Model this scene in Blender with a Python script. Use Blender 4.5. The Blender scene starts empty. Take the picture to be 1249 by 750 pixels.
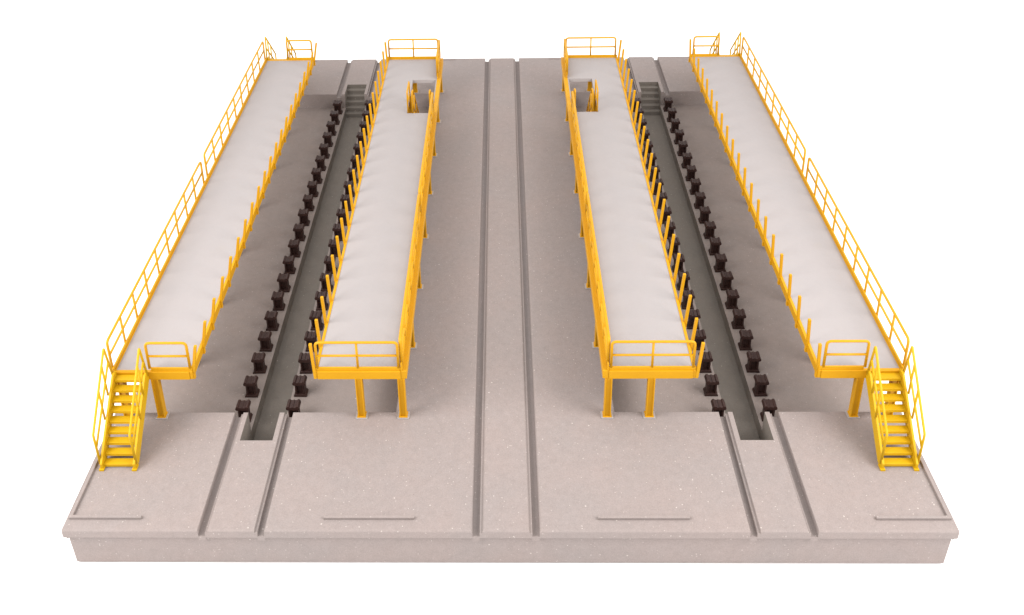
import bpy, bmesh, math, random
from mathutils import Vector, Matrix
random.seed(4)
S = bpy.context.scene
C = S.collection

# ------------------------------------------------------------------ materials
def new_mat(name):
    m = bpy.data.materials.new(name); m.use_nodes = True
    nt = m.node_tree
    return m, nt, nt.nodes['Principled BSDF']

def node(nt, t, **kw):
    n = nt.nodes.new(t)
    for k, v in kw.items():
        if k in n.inputs: n.inputs[k].default_value = v
        else: setattr(n, k, v)
    return n

def ramp(nt, src, p0, p1, c0=(0, 0, 0, 1), c1=(1, 1, 1, 1)):
    r = nt.nodes.new('ShaderNodeValToRGB')
    r.color_ramp.elements[0].position = p0; r.color_ramp.elements[0].color = c0
    r.color_ramp.elements[1].position = p1; r.color_ramp.elements[1].color = c1
    nt.links.new(src, r.inputs[0]); return r.outputs[0]

def mix(nt, fac, a, b, blend='MIX'):
    n = nt.nodes.new('ShaderNodeMix'); n.data_type = 'RGBA'; n.blend_type = blend
    if isinstance(fac, (int, float)): n.inputs[0].default_value = fac
    else: nt.links.new(fac, n.inputs[0])
    for i, v in ((6, a), (7, b)):
        if isinstance(v, tuple): n.inputs[i].default_value = v
        else: nt.links.new(v, n.inputs[i])
    return n.outputs[2]

def concrete(name, a, b, speck, grain=1.0, rough=.85, stain=None, bump=.35):
    m, nt, p = new_mat(name)
    tc = nt.nodes.new('ShaderNodeTexCoord').outputs['Object']
    def tex(t, **kw):
        n = node(nt, t, **kw); nt.links.new(tc, n.inputs['Vector']); return n
    big = tex('ShaderNodeTexNoise', Scale=.55, Detail=4.0, Roughness=.6)
    mid = tex('ShaderNodeTexNoise', Scale=5.0, Detail=6.0, Roughness=.7)
    fine = tex('ShaderNodeTexNoise', Scale=34.0, Detail=3.0, Roughness=.7)
    col = mix(nt, ramp(nt, big.outputs[0], .35, .65), a + (1,), b + (1,))
    col = mix(nt, 1.0, col, ramp(nt, mid.outputs[0], .25, .75, (1 - .07 * grain, 1 - .075 * grain, 1 - .08 * grain, 1), (1 + .06 * grain,) * 3 + (1,)), 'MULTIPLY')
    g = .10 * grain
    col = mix(nt, 1.0, col, ramp(nt, fine.outputs[0], .3, .7, (1 - g, 1 - g, 1 - g, 1), (1 + g, 1 + g, 1 + g, 1)), 'MULTIPLY')
    if speck:
        for sc, rad, thr in ((2.9, .07, .35), (4.7, .09, .45), (8.5, .13, .4)):
            v = node(nt, 'ShaderNodeTexVoronoi', Scale=sc)
            wob = nt.nodes.new('ShaderNodeVectorMath'); wob.operation = 'MULTIPLY_ADD'
            wob.inputs[1].default_value = (.05, .05, .05)
            nt.links.new(fine.outputs['Color'], wob.inputs[0]); nt.links.new(tc, wob.inputs[2]); nt.links.new(wob.outputs[0], v.inputs['Vector'])
            d = ramp(nt, v.outputs['Distance'], rad * .5, rad, (1, 1, 1, 1), (0, 0, 0, 1))
            sep = nt.nodes.new('ShaderNodeSeparateColor'); nt.links.new(v.outputs['Color'], sep.inputs[0])
            pick = ramp(nt, sep.outputs[0], thr, thr + .25)
            mu = nt.nodes.new('ShaderNodeMath'); mu.operation = 'MULTIPLY'
            nt.links.new(d, mu.inputs[0]); nt.links.new(pick, mu.inputs[1])
            mu2 = nt.nodes.new('ShaderNodeMath'); mu2.operation = 'MULTIPLY'; mu2.inputs[1].default_value = speck
            nt.links.new(mu.outputs[0], mu2.inputs[0])
            col = mix(nt, mu2.outputs[0], col, (.62, .57, .52, 1))
        v = tex('ShaderNodeTexVoronoi', Scale=3.3)
        d = ramp(nt, v.outputs['Distance'], .03, .055, (1, 1, 1, 1), (0, 0, 0, 1))
        sep = nt.nodes.new('ShaderNodeSeparateColor'); nt.links.new(v.outputs['Color'], sep.inputs[0])
        mu = nt.nodes.new('ShaderNodeMath'); mu.operation = 'MULTIPLY'
        nt.links.new(d, mu.inputs[0]); nt.links.new(ramp(nt, sep.outputs[1], .72, .95), mu.inputs[1])
        col = mix(nt, mu.outputs[0], col, (.16, .13, .12, 1))
    if stain:
        st = tex('ShaderNodeTexNoise', Scale=.9, Detail=5.0, Roughness=.55)
        col = mix(nt, ramp(nt, st.outputs[0], .62, .8, (0, 0, 0, 1), (.55, .55, .55, 1)), col, stain + (1,))
    nt.links.new(col, p.inputs['Base Color'])
    p.inputs['Roughness'].default_value = rough
    p.inputs['Specular IOR Level'].default_value = .25
    b1 = nt.nodes.new('ShaderNodeBump'); b1.inputs['Strength'].default_value = bump; b1.inputs['Distance'].default_value = .02
    nt.links.new(fine.outputs[0], b1.inputs['Height'])
    nt.links.new(b1.outputs[0], p.inputs['Normal'])
    return m

def paint(name, a, b, rough=.45, scale=2.5, bump=.12, spec=.4):
    m, nt, p = new_mat(name)
    tc = nt.nodes.new('ShaderNodeTexCoord').outputs['Object']
    n1 = node(nt, 'ShaderNodeTexNoise', Scale=scale, Detail=5.0, Roughness=.65); nt.links.new(tc, n1.inputs['Vector'])
    n2 = node(nt, 'ShaderNodeTexNoise', Scale=30.0, Detail=3.0); nt.links.new(tc, n2.inputs['Vector'])
    col = mix(nt, ramp(nt, n1.outputs[0], .35, .7), a + (1,), b + (1,))
    nt.links.new(col, p.inputs['Base Color'])
    r = nt.nodes.new('ShaderNodeMapRange'); r.inputs[3].default_value = rough - .1; r.inputs[4].default_value = rough + .12
    nt.links.new(n2.outputs[0], r.inputs[0]); nt.links.new(r.outputs[0], p.inputs['Roughness'])
    p.inputs['Specular IOR Level'].default_value = spec
    bu = nt.nodes.new('ShaderNodeBump'); bu.inputs['Strength'].default_value = bump; bu.inputs['Distance'].default_value = .02
    nt.links.new(n2.outputs[0], bu.inputs['Height']); nt.links.new(bu.outputs[0], p.inputs['Normal'])
    return m

M_CON = concrete('cast_concrete', (.262, .219, .207), (.249, .215, .206), .55)
M_FLR = concrete('floor_concrete', (.258, .215, .198), (.246, .210, .196), .4)
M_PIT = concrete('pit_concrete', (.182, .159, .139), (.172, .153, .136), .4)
M_DECK = concrete('deck_concrete', (.326, .299, .297), (.318, .295, .295), 0, grain=.25, stain=(.318, .288, .268), bump=.08)
M_PAD = concrete('pad_concrete', (.34, .31, .30), (.31, .29, .28), 0)
M_YEL = paint('amber_paint', (.535, .268, .004), (.505, .245, .004), spec=.25)
M_LEM = paint('yellow_paint', (.535, .320, .004), (.505, .292, .004), spec=.25)
M_BRN = paint('brown_plastic', (.027, .0115, .0095), (.040, .0180, .0150), rough=.45, scale=6, bump=.25, spec=.3)
def sheet_mat():
    m, nt, p = new_mat('white_paper')
    tc = nt.nodes.new('ShaderNodeTexCoord').outputs['Object']
    n1 = node(nt, 'ShaderNodeTexNoise', Scale=3.0, Detail=5.0); nt.links.new(tc, n1.inputs['Vector'])
    nt.links.new(mix(nt, n1.outputs[0], (.93, .93, .93, 1), (.95, .95, .95, 1)), p.inputs['Base Color'])
    p.inputs['Roughness'].default_value = .9; p.inputs['Specular IOR Level'].default_value = .1
    return m
M_SHEET = sheet_mat()

# ------------------------------------------------------------------ mesh helpers
class MB:
    def __init__(self): self.bm = bmesh.new()
    def box(self, x0, x1, y0, y1, z0, z1, bevel=0):
        x0, x1 = min(x0, x1), max(x0, x1); y0, y1 = min(y0, y1), max(y0, y1)
        t = bmesh.new()
        v = [t.verts.new((x, y, z)) for z in (z0, z1) for y in (y0, y1) for x in (x0, x1)]
        for f in ((0, 2, 3, 1), (4, 5, 7, 6), (0, 1, 5, 4), (2, 6, 7, 3), (0, 4, 6, 2), (1, 3, 7, 5)):
            t.faces.new([v[i] for i in f])
        if bevel: bmesh.ops.bevel(t, geom=t.edges[:], offset=bevel, segments=2, affect='EDGES', profile=.5)
        self.merge(t); return self
    def merge(self, t):
        me = bpy.data.meshes.new('t'); t.to_mesh(me); t.free(); self.bm.from_mesh(me); bpy.data.meshes.remove(me)
    def prism(self, poly, axis, a, b, bevel=0):
        """poly: 2-D outline, extruded along axis 'x' (poly = y,z), 'y' (x,z) or 'z' (x,y)"""
        t = bmesh.new()
        def P(u, w, h): return {'x': (h, u, w), 'y': (u, h, w), 'z': (u, w, h)}[axis]
        A = [t.verts.new(P(u, w, a)) for u, w in poly]; B = [t.verts.new(P(u, w, b)) for u, w in poly]
        t.faces.new(A); t.faces.new(B[::-1]); n = len(poly)
        for i in range(n): t.faces.new((A[i], B[i], B[(i + 1) % n], A[(i + 1) % n]))
        bmesh.ops.recalc_face_normals(t, faces=t.faces[:])
        if bevel: bmesh.ops.bevel(t, geom=t.edges[:], offset=bevel, segments=2, affect='EDGES', profile=.5)
        self.merge(t); return self
    def tube(self, pts, r, corner=.0, n=8):
        pts = [Vector(p) for p in pts]
        path = [pts[0]]
        for i in range(1, len(pts) - 1):
            a, b, c = pts[i - 1], pts[i], pts[i + 1]
            if corner:
                d1 = (a - b).normalized() * min(corner, (a - b).length * .45); d2 = (c - b).normalized() * min(corner, (c - b).length * .45)
                for k in range(5):
                    s = k / 4; path.append(((b + d1) * (1 - s) + b * s) * (1 - s) + (b * (1 - s) + (b + d2) * s) * s)
            else: path.append(b)
        path.append(pts[-1])
        rings = []
        up = None
        for i, p in enumerate(path):
            t = (path[min(i + 1, len(path) - 1)] - path[max(i - 1, 0)]).normalized()
            if up is None:
                up = t.orthogonal().normalized()
                # keep a steady frame
                ref = Vector((1, 0, 0)) if abs(t.x) < .9 else Vector((0, 1, 0))
                up = (ref - t * ref.dot(t)).normalized()
            else: up = (up - t * up.dot(t)).normalized()
            s = t.cross(up)
            rings.append([self.bm.verts.new(p + (up * math.cos(a) + s * math.sin(a)) * r) for a in [2 * math.pi * (k + .5) / n for k in range(n)]])
        for A, B in zip(rings, rings[1:]):
            for k in range(n): self.bm.faces.new((A[k], A[(k + 1) % n], B[(k + 1) % n], B[k]))
        self.bm.faces.new(rings[0][::-1]); self.bm.faces.new(rings[-1])
        return self
    def build(self, name, mat, parent=None, smooth=False, recalc=True):
        if recalc: bmesh.ops.recalc_face_normals(self.bm, faces=self.bm.faces[:])
        off = Vector((0, 0, 0)); q = parent
        while q: off += q.location; q = q.parent
        me = bpy.data.meshes.new(name)
        # origin at the middle of the shape's base
        vs = [v.co for v in self.bm.verts]
        lo = Vector([min(v[i] for v in vs) for i in range(3)]); hi = Vector([max(v[i] for v in vs) for i in range(3)])
        org = Vector(((lo.x + hi.x) / 2, (lo.y + hi.y) / 2, lo.z))
        bmesh.ops.translate(self.bm, verts=self.bm.verts[:], vec=-org)
        self.bm.to_mesh(me); self.bm.free()
        if smooth:
            for p in me.polygons: p.use_smooth = True
        me.materials.append(mat)
        o = bpy.data.objects.new(name, me); C.objects.link(o)
        o.parent = parent; o.location = org - off
        return o

def tag(o, label=None, cat=None, group=None, kind=None):
    if label: o['label'] = label
    if cat: o['category'] = cat
    if group: o['group'] = group
    if kind: o['kind'] = kind
    return o

def empty(name, loc):
    o = bpy.data.objects.new(name, None); C.objects.link(o); o.location = loc; o.empty_display_size = .3
    return o

def copy_child(o, parent, dx=0, dy=0, dz=0):
    """copy one part with its sub-parts, moved by (dx, dy, dz)"""
    c = o.copy(); C.objects.link(c); c.parent = parent
    c.location = o.location + Vector((dx, dy, dz))
    for ch in list(o.children):
        g = ch.copy(); C.objects.link(g); g.parent = c
    return c

# ------------------------------------------------------------------ dimensions (full-size metres)
W, L, YE = 10.88, 26.2, -.20                 # half width and length of the base
PX, PW = 6.70, .4418              # pit centre line, half width
YS0, YS1 = 3.60, 22.55            # near and far edge of the sunken floor
XF0, XF1 = 3.02, W            # sunken floor, inner and outer edge
ZF, ZP, ZB = -.70, -1.12, -1.25   # sunken floor, pit floor, underside
ZL = -.275                        # underside of the lip
YMID = 13.05

# ------------------------------------------------------------------ the paper it stands on
tb = MB(); tb.box(-400, 400, -300, 900, ZB - .06, ZB)
tag(tb.build('ground', M_SHEET), kind='structure')

# ------------------------------------------------------------------ base
base = empty('model_base', (0, L / 2, ZB))
tag(base, 'wide grey cast concrete base with sunken floors, rail slots and two inspection pits', 'model base')

gx = []                            # rail slots: (outer edge, ledge edge, inner edge)
for c in (-PX, 0, PX):
    for s in (-1, 1):
        a, b, d = c + s * .815, c + s * .64, c + s * .575
        gx.append((min(a, b), max(a, b), -.19)); gx.append((min(b, d), max(b, d), -.07))
steps = [(23.5 - .22 * k, 23.5 - .22 * (k + 1), -.187 * (k + 1)) for k in range(5)]
def cell(x, y):
    """(part, height) of the base at x, y"""
    ax = abs(x)
    if abs(ax - PX) < PW and 2.6 < y < 23.5:
        s = 'L' if x < 0 else 'R'
        for y1, y0, z in steps:
            if y0 < y < y1: return ('steps' + s, z)
        return ('pit' + s, ZP)
    if YS0 < y < YS1 and XF0 < ax < XF1: return ('floor' + ('L' if x < 0 else 'R'), ZF)
    for a, b, z in gx:
        if a < x < b: return ('slab', z)
    return ('slab', 0)
EDGE = .09
xs = sorted(set([round(v, 4) for v in [-W, W, -XF0, XF0, -PX - PW, -PX + PW, PX - PW, PX + PW] + [g[i] for g in gx for i in (0, 1)]]))
ys = sorted(set([round(v, 4) for v in [YE, L, YS0, YS1, 2.6, 23.5] + [s[1] for s in steps]]))
parts = {}
def quad(pid, pts):
    bm = parts.setdefault(pid, bmesh.new()); bm.faces.new([bm.verts.new(p) for p in pts])
H = {}
for i in range(len(xs) - 1):
    for j in range(len(ys) - 1):
        H[i, j] = cell((xs[i] + xs[i + 1]) / 2, (ys[j] + ys[j + 1]) / 2)
for (i, j), (pid, z) in H.items():
    x0, x1, y0, y1 = xs[i], xs[i + 1], ys[j], ys[j + 1]
    quad(pid, [(x0, y0, z), (x1, y0, z), (x1, y1, z), (x0, y1, z)])
    for di, dj, e in ((1, 0, ((x1, y0), (x1, y1))), (-1, 0, ((x0, y1), (x0, y0))), (0, 1, ((x1, y1), (x0, y1))), (0, -1, ((x0, y0), (x1, y0)))):
        nb = H.get((i + di, j + dj))
        if nb is None: zz, own = min(ZL, z - .14), 'slab'
        elif nb[1] < z - 1e-6:
            zz = nb[1]; own = nb[0]
            if own.startswith('steps') and not pid.startswith('steps'): own = 'pit' + own[-1]   # side walls beside the steps belong to the pit
            if own.startswith('pit') and pid.startswith('steps'): own = pid                       # last riser belongs to the steps
            if own.startswith('floor') and pid == 'slab': own = 'slab'
        else: continue
        (ax, ay), (bx, by) = e
        quad(own, [(ax, ay, z), (ax, ay, zz), (bx, by, zz), (bx, by, z)])
for i in range(len(xs) - 1):      # underside of the lip
    for y0, y1, yi in ((YE, YE + .12, 0), (L, L - .12, 1)):
        p = [(xs[i], y0, ZL), (xs[i], y1, ZL), (xs[i + 1], y1, ZL), (xs[i + 1], y0, ZL)]
        quad('slab', p if not yi else p[::-1])
ZM = ZF - .14
for j in range(len(ys) - 1):
    z = ZM if YS0 < (ys[j] + ys[j + 1]) / 2 < YS1 else ZL
    for s in (-1, 1):
        p = [(s * W, ys[j], z), (s * W, ys[j + 1], z), (s * 10.73, ys[j + 1], z - .001), (s * 10.73, ys[j], z - .001)]
        quad('slab', p if s < 0 else p[::-1])
for y in (YS0, YS1):
    for s in (-1, 1):
        quad('slab', [(s * W, y, ZF), (s * W, y, ZM), (s * 10.73, y, ZM), (s * 10.73, y, ZF)])

def finish(pid, name, mat, parent, bevel=.018):
    bm = parts[pid]
    bmesh.ops.remove_doubles(bm, verts=bm.verts[:], dist=1e-4)
    if pid == 'slab':
        bmesh.ops.dissolve_limit(bm, angle_limit=.01, verts=bm.verts[:], edges=bm.edges[:])
    b = MB(); b.bm.free(); b.bm = bm
    if bevel:
        wb = bm.edges.layers.float.get('bevel_weight_edge') or bm.edges.layers.float.new('bevel_weight_edge')
        ed = []
        for e in bm.edges:
            if len(e.link_faces) == 2 and e.calc_face_angle(0) > .5: ed.append(e)
        bev = [e for e in ed]
        big = [e for e in bev if pid == 'slab' and all((abs(abs(v.co.x) - W) < 1e-3 or abs(v.co.y - YE) < 1e-3 or abs(v.co.y - L) < 1e-3) and (abs(v.co.z) < 1e-3 or abs(v.co.z - ZL) < 1e-3) for v in e.verts)]
        for e in bev: e[wb] = .2
        for e in big: e[wb] = .6
    o = b.build(name, mat, parent, recalc=False)
    if bevel:
        md = o.modifiers.new('bevel', 'BEVEL'); md.limit_method = 'WEIGHT'; md.width = bevel * 5; md.segments = 3
        md.use_clamp_overlap = True; md.loop_slide = True
        md.harden_normals = False
    return o
slab = finish('slab', 'slab', M_CON, base)
for s in 'LR':
    finish('floor' + s, 'sunken_floor', M_FLR, base, 0)
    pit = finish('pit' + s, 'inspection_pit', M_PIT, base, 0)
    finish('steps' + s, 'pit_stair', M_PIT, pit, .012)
def px_at(z): return 10.715 + .05 * (z - ZB) / (ZL - ZB)          # moulded plinth with a slight draft
pl = MB(); pl.prism([(-px_at(ZB), ZB), (px_at(ZB), ZB), (px_at(ZM), ZM), (-px_at(ZM), ZM)], 'y', YE + .09, L - .09)
t = pl.bm
bmesh.ops.delete(t, geom=[f for f in t.faces if all(abs(v.co.z - ZM) < .01 for v in f.verts)], context='FACES_ONLY')   # hollow moulding
t.normal_update()
bmesh.ops.bevel(t, geom=[e for e in t.edges if all(abs(v.co.z - ZB) < .01 for v in e.verts)], offset=.05, segments=2, affect='EDGES')
for ya, yb in ((YE + .09, YS0 - .02), (L - .09, YS1 + .02)):
    for p in ([(-px_at(ZM), ya, ZM), (px_at(ZM), ya, ZM), (px_at(ZL), ya, ZL), (-px_at(ZL), ya, ZL)],
              [(-px_at(ZM), yb, ZM), (-px_at(ZM), ya, ZM), (-px_at(ZL), ya, ZL), (-px_at(ZL), yb, ZL)],
              [(px_at(ZM), ya, ZM), (px_at(ZM), yb, ZM), (px_at(ZL), yb, ZL), (px_at(ZL), ya, ZL)]):
        t.faces.new([t.verts.new(q) for q in p])
bmesh.ops.remove_doubles(t, verts=t.verts[:], dist=1e-4)
pl.build('plinth', M_CON, base)
def kerb(h, *boxes):
    k = MB()
    for b in boxes: k.box(*b, -.002, h, .012)
    k.build('kerb', M_CON, base)
for y0, y1, f in ((.12, .20, 1), (L - .20, L - .12, -1)):
    for s in (-1, 1):
        ylong = (y1, 2.2) if f > 0 else (L - 2.2, y0)
        k = MB()
        xa, xb, xc = s * 10.79, s * 8.99, s * 10.71
        k.prism([(xa, y0 if f > 0 else y1), (xb, y0 if f > 0 else y1), (xb, y1 if f > 0 else y0), (xc, y1 if f > 0 else y0), (xc, ylong[1] if f > 0 else ylong[0]), (xa, ylong[1] if f > 0 else ylong[0])], 'z', -.002, .075 if f > 0 else .04, .012)
        k.build('kerb', M_CON, base)
        kerb(.075 if f > 0 else .04, (s * 2.25, s * 4.48, y0, y1))

# ------------------------------------------------------------------ platforms
ZT, ZD, ZBM, ZTOE, ZR = 1.641, 1.62, 1.374, 1.75, 2.591   # trim top, deck, beam underside, toe board top, rail top
YF, YB = 3.415, 22.82
RR = .038

def rail(parent, p0, p1, z0, nmid, mat=None, ztop=ZR, r=RR, foot=None):
    """one guardrail panel between two ground points: bent outer tube, mid rail, inner uprights"""
    mat = mat or M_YEL
    (x0, y0), (x1, y1) = p0, p1
    zf = z0 if foot is None else foot
    m = MB()
    m.tube([(x0, y0, zf), (x0, y0, ztop), (x1, y1, ztop), (x1, y1, zf)], r, .12)
    zm = z0 + (ztop - z0) * .48
    m.tube([(x0, y0, zm), (x1, y1, zm)], r * .9)
    g = m.build('guardrail', mat, parent, smooth=True)
    for k in range(1, nmid + 1):
        f = k / (nmid + 1); x, y = x0 + (x1 - x0) * f, y0 + (y1 - y0) * f
        MB().tube([(x, y, zf), (x, y, ztop)], r * .9).build('upright', mat, g, smooth=True)
    return g

def leg_mesh(x, y, z0, parent):
    m = MB(); w, f = .095, .03
    m.box(x - w, x - w + f, y - w, y + w, z0 + .03, ZBM)
    m.box(x + w - f, x + w, y - w, y + w, z0 + .03, ZBM)
    m.box(x - w + f, x + w - f, y - .055, y + .055, z0 + .03, ZBM)
    m.box(x - .12, x + .12, y - .11, y + .11, z0 + .028, z0 + .055, .008)
    lg = m.build('leg', M_YEL, parent)
    MB().box(x - .165, x + .165, y - .13, y + .13, z0, z0 + .03, .008).build('foot_plate', M_PAD, lg)
    return lg

def stair(parent, s, flip, xo, xi):
    """outside stair at a platform end; xo, xi = outer and inner |x|"""
    def Yv(y): return 26.235 - y if flip else y
    st = MB()
    poly = [(1.62, 0), (1.62, .20), (3.20, 1.71), (YF - .022, 1.71), (YF - .022, 1.40), (1.90, 0)]
    for x in (xo, xi): st.prism([(Yv(y), z) for y, z in poly], 'x', s * (x - .03), s * (x + .03), .006)
    for x in (xo, xi): st.box(s * (x - .06), s * (x + .06), Yv(1.58), Yv(1.78), .0, .05)
    o = st.build('stair', M_LEM, parent)
    for k in range(9):
        z = .12 + .181 * k; y = 1.70 + .186 * k
        t = MB(); t.box(s * (xi + .033), s * (xo - .033), Yv(y), Yv(min(y + .205, YF - .024)), z - .04, z, .008)
        t.box(s * (xi + .034), s * (xo - .034), Yv(y + .002), Yv(y + .03), z - .085, z - .035)
        t.build('tread', M_LEM, o)
    for x in (xo, xi):
        xx = s * (x + (.065 if x == xo else -.02))
        h = MB()
        h.tube([(xx, Yv(1.73), .12), (xx, Yv(1.71), 1.12), (xx, Yv(3.18), 2.66), (xx, Yv(3.35), 1.56)], .033, .045)
        h.tube([(xx, Yv(1.715), .66), (xx, Yv(3.26), 2.14)], .03)
        h.tube([(xx, Yv(2.45), .92), (xx, Yv(2.45), 1.90)], .03)
        h.tube([(xx, Yv(2.88), 1.34), (xx, Yv(2.88), 2.35)], .03)
        h.build('handrail', M_LEM, o, smooth=True)

def cells_mesh(m, xs, ys, keep, z0, z1):
    bm = m.bm; V = {}
    def v(i, j, k):
        if (i, j, k) not in V: V[i, j, k] = bm.verts.new((xs[i], ys[j], (z0, z1)[k]))
        return V[i, j, k]
    n, q = len(xs) - 1, len(ys) - 1
    for i in range(n):
        for j in range(q):
            if not keep(i, j): continue
            bm.faces.new([v(i, j, 1), v(i + 1, j, 1), v(i + 1, j + 1, 1), v(i, j + 1, 1)])
            bm.faces.new([v(i, j, 0), v(i, j + 1, 0), v(i + 1, j + 1, 0), v(i + 1, j, 0)])
            for di, dj, a, b in ((1, 0, (i + 1, j), (i + 1, j + 1)), (-1, 0, (i, j + 1), (i, j)), (0, 1, (i + 1, j + 1), (i, j + 1)), (0, -1, (i, j), (i + 1, j))):
                I, J = i + di, j + dj
                if 0 <= I < n and 0 <= J < q and keep(I, J): continue
                bm.faces.new([v(*a, 1), v(*a, 0), v(*b, 0), v(*b, 1)])

LEGY = [3.47 + 2.745 * k for k in range(8)]
def platform(s, kind, label, post_x, shared):
    """s = -1 left, +1 right; kind 'outer' (stairs at both ends) or 'middle' (hatch near the far end)"""
    if kind == 'outer': xr, xp = 10.61, (8.44 if s < 0 else 8.36)            # |x| of the railed edge and of the edge beside the pit
    else: xr, xp = 2.632, 5.126
    sg = 1 if xp > xr else -1                            # direction from railed edge to pit edge in |x|
    root = empty('service_platform', (s * (xr + xp) / 2, (YF + YB) / 2, 0))
    tag(root, label, 'service platform', 'yellow service platforms beside the pits')
    b = .08; bi = .165 if kind == 'middle' else .08
    # deck
    m = MB()
    if kind == 'middle':
        ax = sorted([xr + sg * bi, 2.84, 3.83, xp - sg * b]); ay = [YF + b, 17.78, 20.72, YB - b]
        X = sorted([s * v for v in ax])
        hole_i = 1
        cells_mesh(m, X, ay, lambda i, j: not (i == hole_i and j == 1), ZBM + .10, ZD)
    else:
        X = sorted([s * (xr + sg * b), s * (xp - sg * b)])
        cells_mesh(m, X, [YF + b, YB - b], lambda i, j: True, ZBM + .10, ZD)
    m.build('deck', M_DECK, root)
    # perimeter beams
    m = MB()
    m.box(s * xr, s * (xr + sg * bi), YF, YB, ZBM, ZT, .012)
    m.box(s * xp, s * (xp - sg * b), YF, YB, ZBM, ZT, .012)
    for y0, y1 in ((YF - .02, YF + b), (YB - b, YB + .02)):
        m.box(s * (xr + sg * bi), s * (xp - sg * b), y0, y1, ZBM, ZT, .012)
    for ly in [v for v in LEGY[1:-1] if kind == 'outer' or not 17.5 < v < 20.5]: m.box(s * (xr + sg * b), s * (xp - sg * b), ly - .06, ly + .06, ZBM + .003, ZBM + .099)
    m.build('edge_beam', M_YEL, root)
    # toe boards
    def toe(x0, x1, y0, y1, extra=0):
        MB().box(x0, x1, y0, y1, ZT + .002, ZTOE + extra, .008).build('toe_board', M_YEL, root)
    th = .045
    ins = .005 if kind == 'outer' else .115
    xrr = s * (xr + sg * ins)
    xin = s * (xr + sg * (ins + th))
    if kind == 'outer':
        toe(xrr, xin, YF, YB)
        for y0, y1 in ((YF + .02, YF + .02 + th), (YB - .02 - th, YB - .02)): toe(s * xp, s * 9.56, y0, y1)
    else:
        toe(xrr, xin, YF, 17.76, .14); toe(xrr, xin, 20.76, YB, .14)
        for y0, y1 in ((YF + .02, YF + .02 + th), (YB - .02 - th, YB - .02)): toe(xin, s * xp, y0, y1)
    xm = s * (xr + sg * .145)
    yf, yb = YF + .0425, YB - .0425
    if kind == 'outer':
        xq = s * (xr + .02)
        rail(root, (xq, 3.504), (xq, 12.638), ZTOE - .02, 8, foot=ZBM + .06)
        rail(root, (xq, 13.103), (xq, 22.74), ZTOE - .02, 8, foot=ZBM + .06)
        for y in (yf, yb): rail(root, (s * 9.59, y), (s * 8.49, y), ZTOE - .02, 0)
        xo = 10.52
        stair(root, s, False, xo, 9.66); stair(root, s, True, xo, 9.66)
    else:
        rail(root, (xm, 3.544), (xm, 10.51), ZTOE - .02, 6, r=.046)
        rail(root, (xm, 10.66), (xm, 17.72), ZTOE - .02, 6, r=.046)
        rail(root, (xm, 20.84), (xm, 22.72), ZTOE - .02, 1, r=.046)
        for y in (yf, yb): rail(root, (s * 2.85, y), (s * 5.037, y), ZTOE - .02, 1)
        # hatch stair descending away from the near edge of the opening
        st = MB()
        poly = [(17.80, 1.55), (18.02, 1.55), (20.09, -.62), (20.09, ZF), (19.86, ZF), (17.80, 1.28)]
        for x in (2.90, 3.56): st.prism(poly, 'x', s * (x - .025), s * (x + .025), .005)
        o = st.build('hatch_stair', M_YEL, root)
        for k in range(10):
            z = 1.40 - .205 * k; y = 17.90 + .205 * k
            MB().box(s * 2.927, s * 3.533, y, y + .2, z - .04, z, .006).build('tread', M_YEL, o)
        g = MB(); xx = s * 3.79                           # guard along the long side of the opening
        g.tube([(xx, 17.82, 1.40), (xx, 17.82, 2.56), (xx, 18.75, 2.56), (xx, 18.75, 1.40)], .034, .08)
        g.tube([(xx, 17.82, 2.05), (xx, 18.75, 2.05)], .03)
        g.build('handrail', M_YEL, o, smooth=True)
        for x in (2.90, 3.60):
            h = MB(); xx = s * x
            h.tube([(xx, 17.82, 1.60), (xx, 17.88, 2.54), (xx, 18.19, 2.46), (xx, 20.04, .46), (xx, 19.98, -.55)], .034, .1)
            h.tube([(xx, 17.84, 2.05), (xx, 20.00, -.06)], .03)
            h.tube([(xx, 18.54, .9), (xx, 18.54, 2.06)], .03)
            h.tube([(xx, 19.29, .15), (xx, 19.29, 1.25)], .03)
            h.build('handrail', M_YEL, o, smooth=True)
    # posts along the pit edge
    first = None
    hw = .04; pz, dy0 = (2.46, .965) if kind == 'outer' else (2.561, .957)
    xt, xb = s * post_x[0], s * post_x[1]            # top and foot of a post; those of the outer platforms lean out a little
    m = MB()
    m.prism([(xb - hw, ZBM + .01), (xb + hw, ZBM + .01), (xt + hw, pz), (xt - hw, pz)], 'y', (3.50 if kind == 'outer' else 3.44) - hw, (3.50 if kind == 'outer' else 3.44) + hw, .008)
    if kind == 'outer': m.box(s * (xp - .045), s * (xp + .012), 3.45, 3.55, ZBM - .03, ZBM + .14, .008)      # clip on the beam face
    else: m.box(xb, s * (xp - .01), 3.415, 3.465, ZBM + .04, ZT - .05)
    first = m.build('post', M_YEL, root)
    for k in range(1, 21): copy_child(first, root, dy=dy0 * k)
    # legs: one row at the railed edge on the slab, one row on the sunken floor (end legs on the slab)
    xe = 2.80 if kind == 'middle' else 10.45
    xi = 3.95 if kind == 'middle' else 9.50
    l0 = leg_mesh(s * xe, LEGY[0], 0, root)
    for y in (LEGY[1:] if kind == 'middle' else LEGY[7:]): copy_child(l0, root, dy=y - LEGY[0])
    if kind == 'outer':
        l3 = leg_mesh(s * xe, LEGY[1], ZF, root)
        for y in LEGY[2:7]: copy_child(l3, root, dy=y - LEGY[1])
    l1 = leg_mesh(s * xi, LEGY[0], 0, root); copy_child(l1, root, dy=LEGY[7] - LEGY[0])
    l2 = leg_mesh(s * xi, LEGY[1], ZF, root)
    for y in LEGY[2:7]: copy_child(l2, root, dy=y - LEGY[1])
    return root

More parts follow.
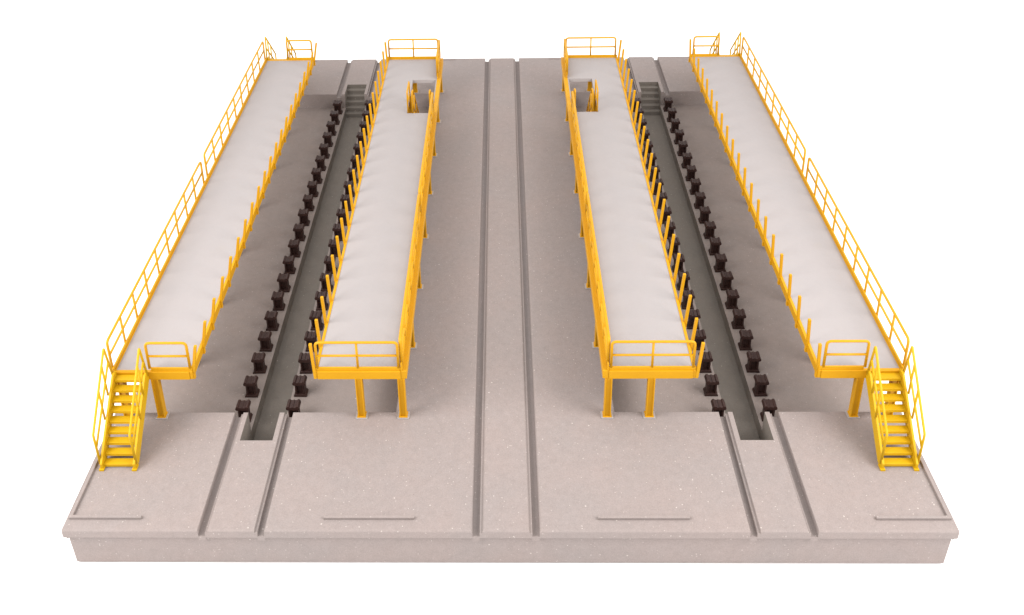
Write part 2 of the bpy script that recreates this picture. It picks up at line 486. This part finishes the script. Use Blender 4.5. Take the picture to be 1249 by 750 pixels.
platform(-1, 'outer', 'yellow railed platform along the left rim, with yellow stair at its near left corner', (8.265, 8.465), None)
platform(-1, 'middle', 'yellow railed platform without outside stairs, between the left pit and the centre rail slots', (5.16, 5.115), None)
platform(1, 'middle', 'yellow railed platform without outside stairs, between the centre rail slots and the right pit', (5.245, 5.15), None)
platform(1, 'outer', 'yellow railed platform along the right rim, with yellow stair at its near right corner', (8.33, 8.385), None)

# ------------------------------------------------------------------ rail pedestals
ORD = 'first second third fourth fifth sixth seventh eighth ninth tenth eleventh twelfth thirteenth fourteenth fifteenth sixteenth seventeenth eighteenth nineteenth twentieth'.split()
def make_pedestal():
    r = empty('rail_pedestal', (0, 0, ZF))
    z = ZF
    MB().prism([(-.19, z), (.19, z), (.19, z + .04), (.15, z + .09), (-.15, z + .09), (-.19, z + .04)], 'y', -.145, .145, .008).build('foot', M_BRN, r)
    c = MB()
    c.prism([(-.145, -.10), (-.10, -.125), (-.065, -.045), (.065, -.045), (.10, -.125), (.145, -.10), (.145, .10), (.10, .125), (.065, .045), (-.065, .045), (-.10, .125), (-.145, .10)], 'z', z + .09, z + .44, 0)
    c.build('column', M_BRN, r)
    k = MB()
    k.prism([(-.155, z + .435), (.155, z + .435), (.19, z + .46), (.19, z + .51), (.155, z + .575), (.105, z + .58), (.085, z + .545), (-.085, z + .545), (-.105, z + .58), (-.155, z + .575), (-.19, z + .51), (-.19, z + .46)], 'y', -.15, .15, .008)
    k.box(-.018, .018, -.146, .146, z + .540, z + .565, .005)
    k.build('rail_chair', M_BRN, r)
    return r
proto = make_pedestal()
used = False
for sx, side in ((-1, 'left'), (1, 'right')):
    for ox, row in ((1, 'outer'), (-1, 'inner')):
        for k in range(20):
            if not used: o = proto; used = True
            else:
                o = proto.copy(); C.objects.link(o)
                for ch in proto.children:
                    c = ch.copy(); C.objects.link(c); c.parent = o
            o.location = (sx * (PX + ox * .715) + random.uniform(-.008, .008), 4.06 + .948 * k + random.uniform(-.01, .01), ZF)
            o.rotation_euler = (0, 0, random.uniform(-.03, .03))
            tag(o, 'brown rail pedestal, %s from near end, in %s row of %s pit' % (ORD[k], row, side), 'rail pedestal', 'rail pedestals lining the pits')

# ------------------------------------------------------------------ light: white studio surround and two soft boxes
wd = bpy.data.worlds.new('World'); S.world = wd; wd.use_nodes = True
bg = wd.node_tree.nodes['Background']; bg.inputs[0].default_value = (1.0, .985, .97, 1); bg.inputs[1].default_value = 1.36
def area(name, loc, target, size, power):
    l = bpy.data.lights.new(name, 'AREA'); l.shape = 'RECTANGLE'; l.size, l.size_y = size; l.energy = power; l.color = (1, .975, .95)
    o = bpy.data.objects.new(name, l); C.objects.link(o); o.location = loc
    o.rotation_euler = (Vector(target) - Vector(loc)).to_track_quat('-Z', 'Y').to_euler(); return o
area('softbox', (-27, -6, 24), (0, 12, 0), (20, 21), 13600)
area('softbox', (27, -6, 24), (0, 12, 0), (20, 21), 13600)

# ------------------------------------------------------------------ camera (solved from the photograph)
F_PX, PPX, PPY = 1205.072, 586.594, 41.234
pitch, yaw, roll = .423664, .0239597, -.0196193
def wdir(u, up, fw):
    c, s = math.cos(pitch), math.sin(pitch)
    x, y, z = u, fw * c + up * s, -fw * s + up * c
    cy, sy = math.cos(yaw), math.sin(yaw)
    return Vector((x * cy - y * sy, x * sy + y * cy, z))
cr, sr = math.cos(roll), math.sin(roll)
right = wdir(cr, sr, 0); upv = wdir(-sr, cr, 0); fwd = wdir(0, 0, 1)
cam = bpy.data.cameras.new('camera'); co = bpy.data.objects.new('camera', cam); C.objects.link(co)
mw = Matrix.Identity(4)
for i in range(3):
    mw[i][0], mw[i][1], mw[i][2] = right[i], upv[i], -fwd[i]
mw[0][3], mw[1][3], mw[2][3] = .0333, -17.0246, 20.7863
co.matrix_world = mw
cam.sensor_fit = 'HORIZONTAL'; cam.sensor_width = 36; cam.lens = F_PX / 1249 * 36
cam.shift_x = (624.5 - PPX) / 1249; cam.shift_y = (PPY - 375) / 1249
cam.clip_start = .5; cam.clip_end = 3000
S.camera = co
S.view_settings.view_transform = 'Standard'; S.view_settings.look = 'None'
S.view_settings.exposure = 0; S.view_settings.gamma = 1
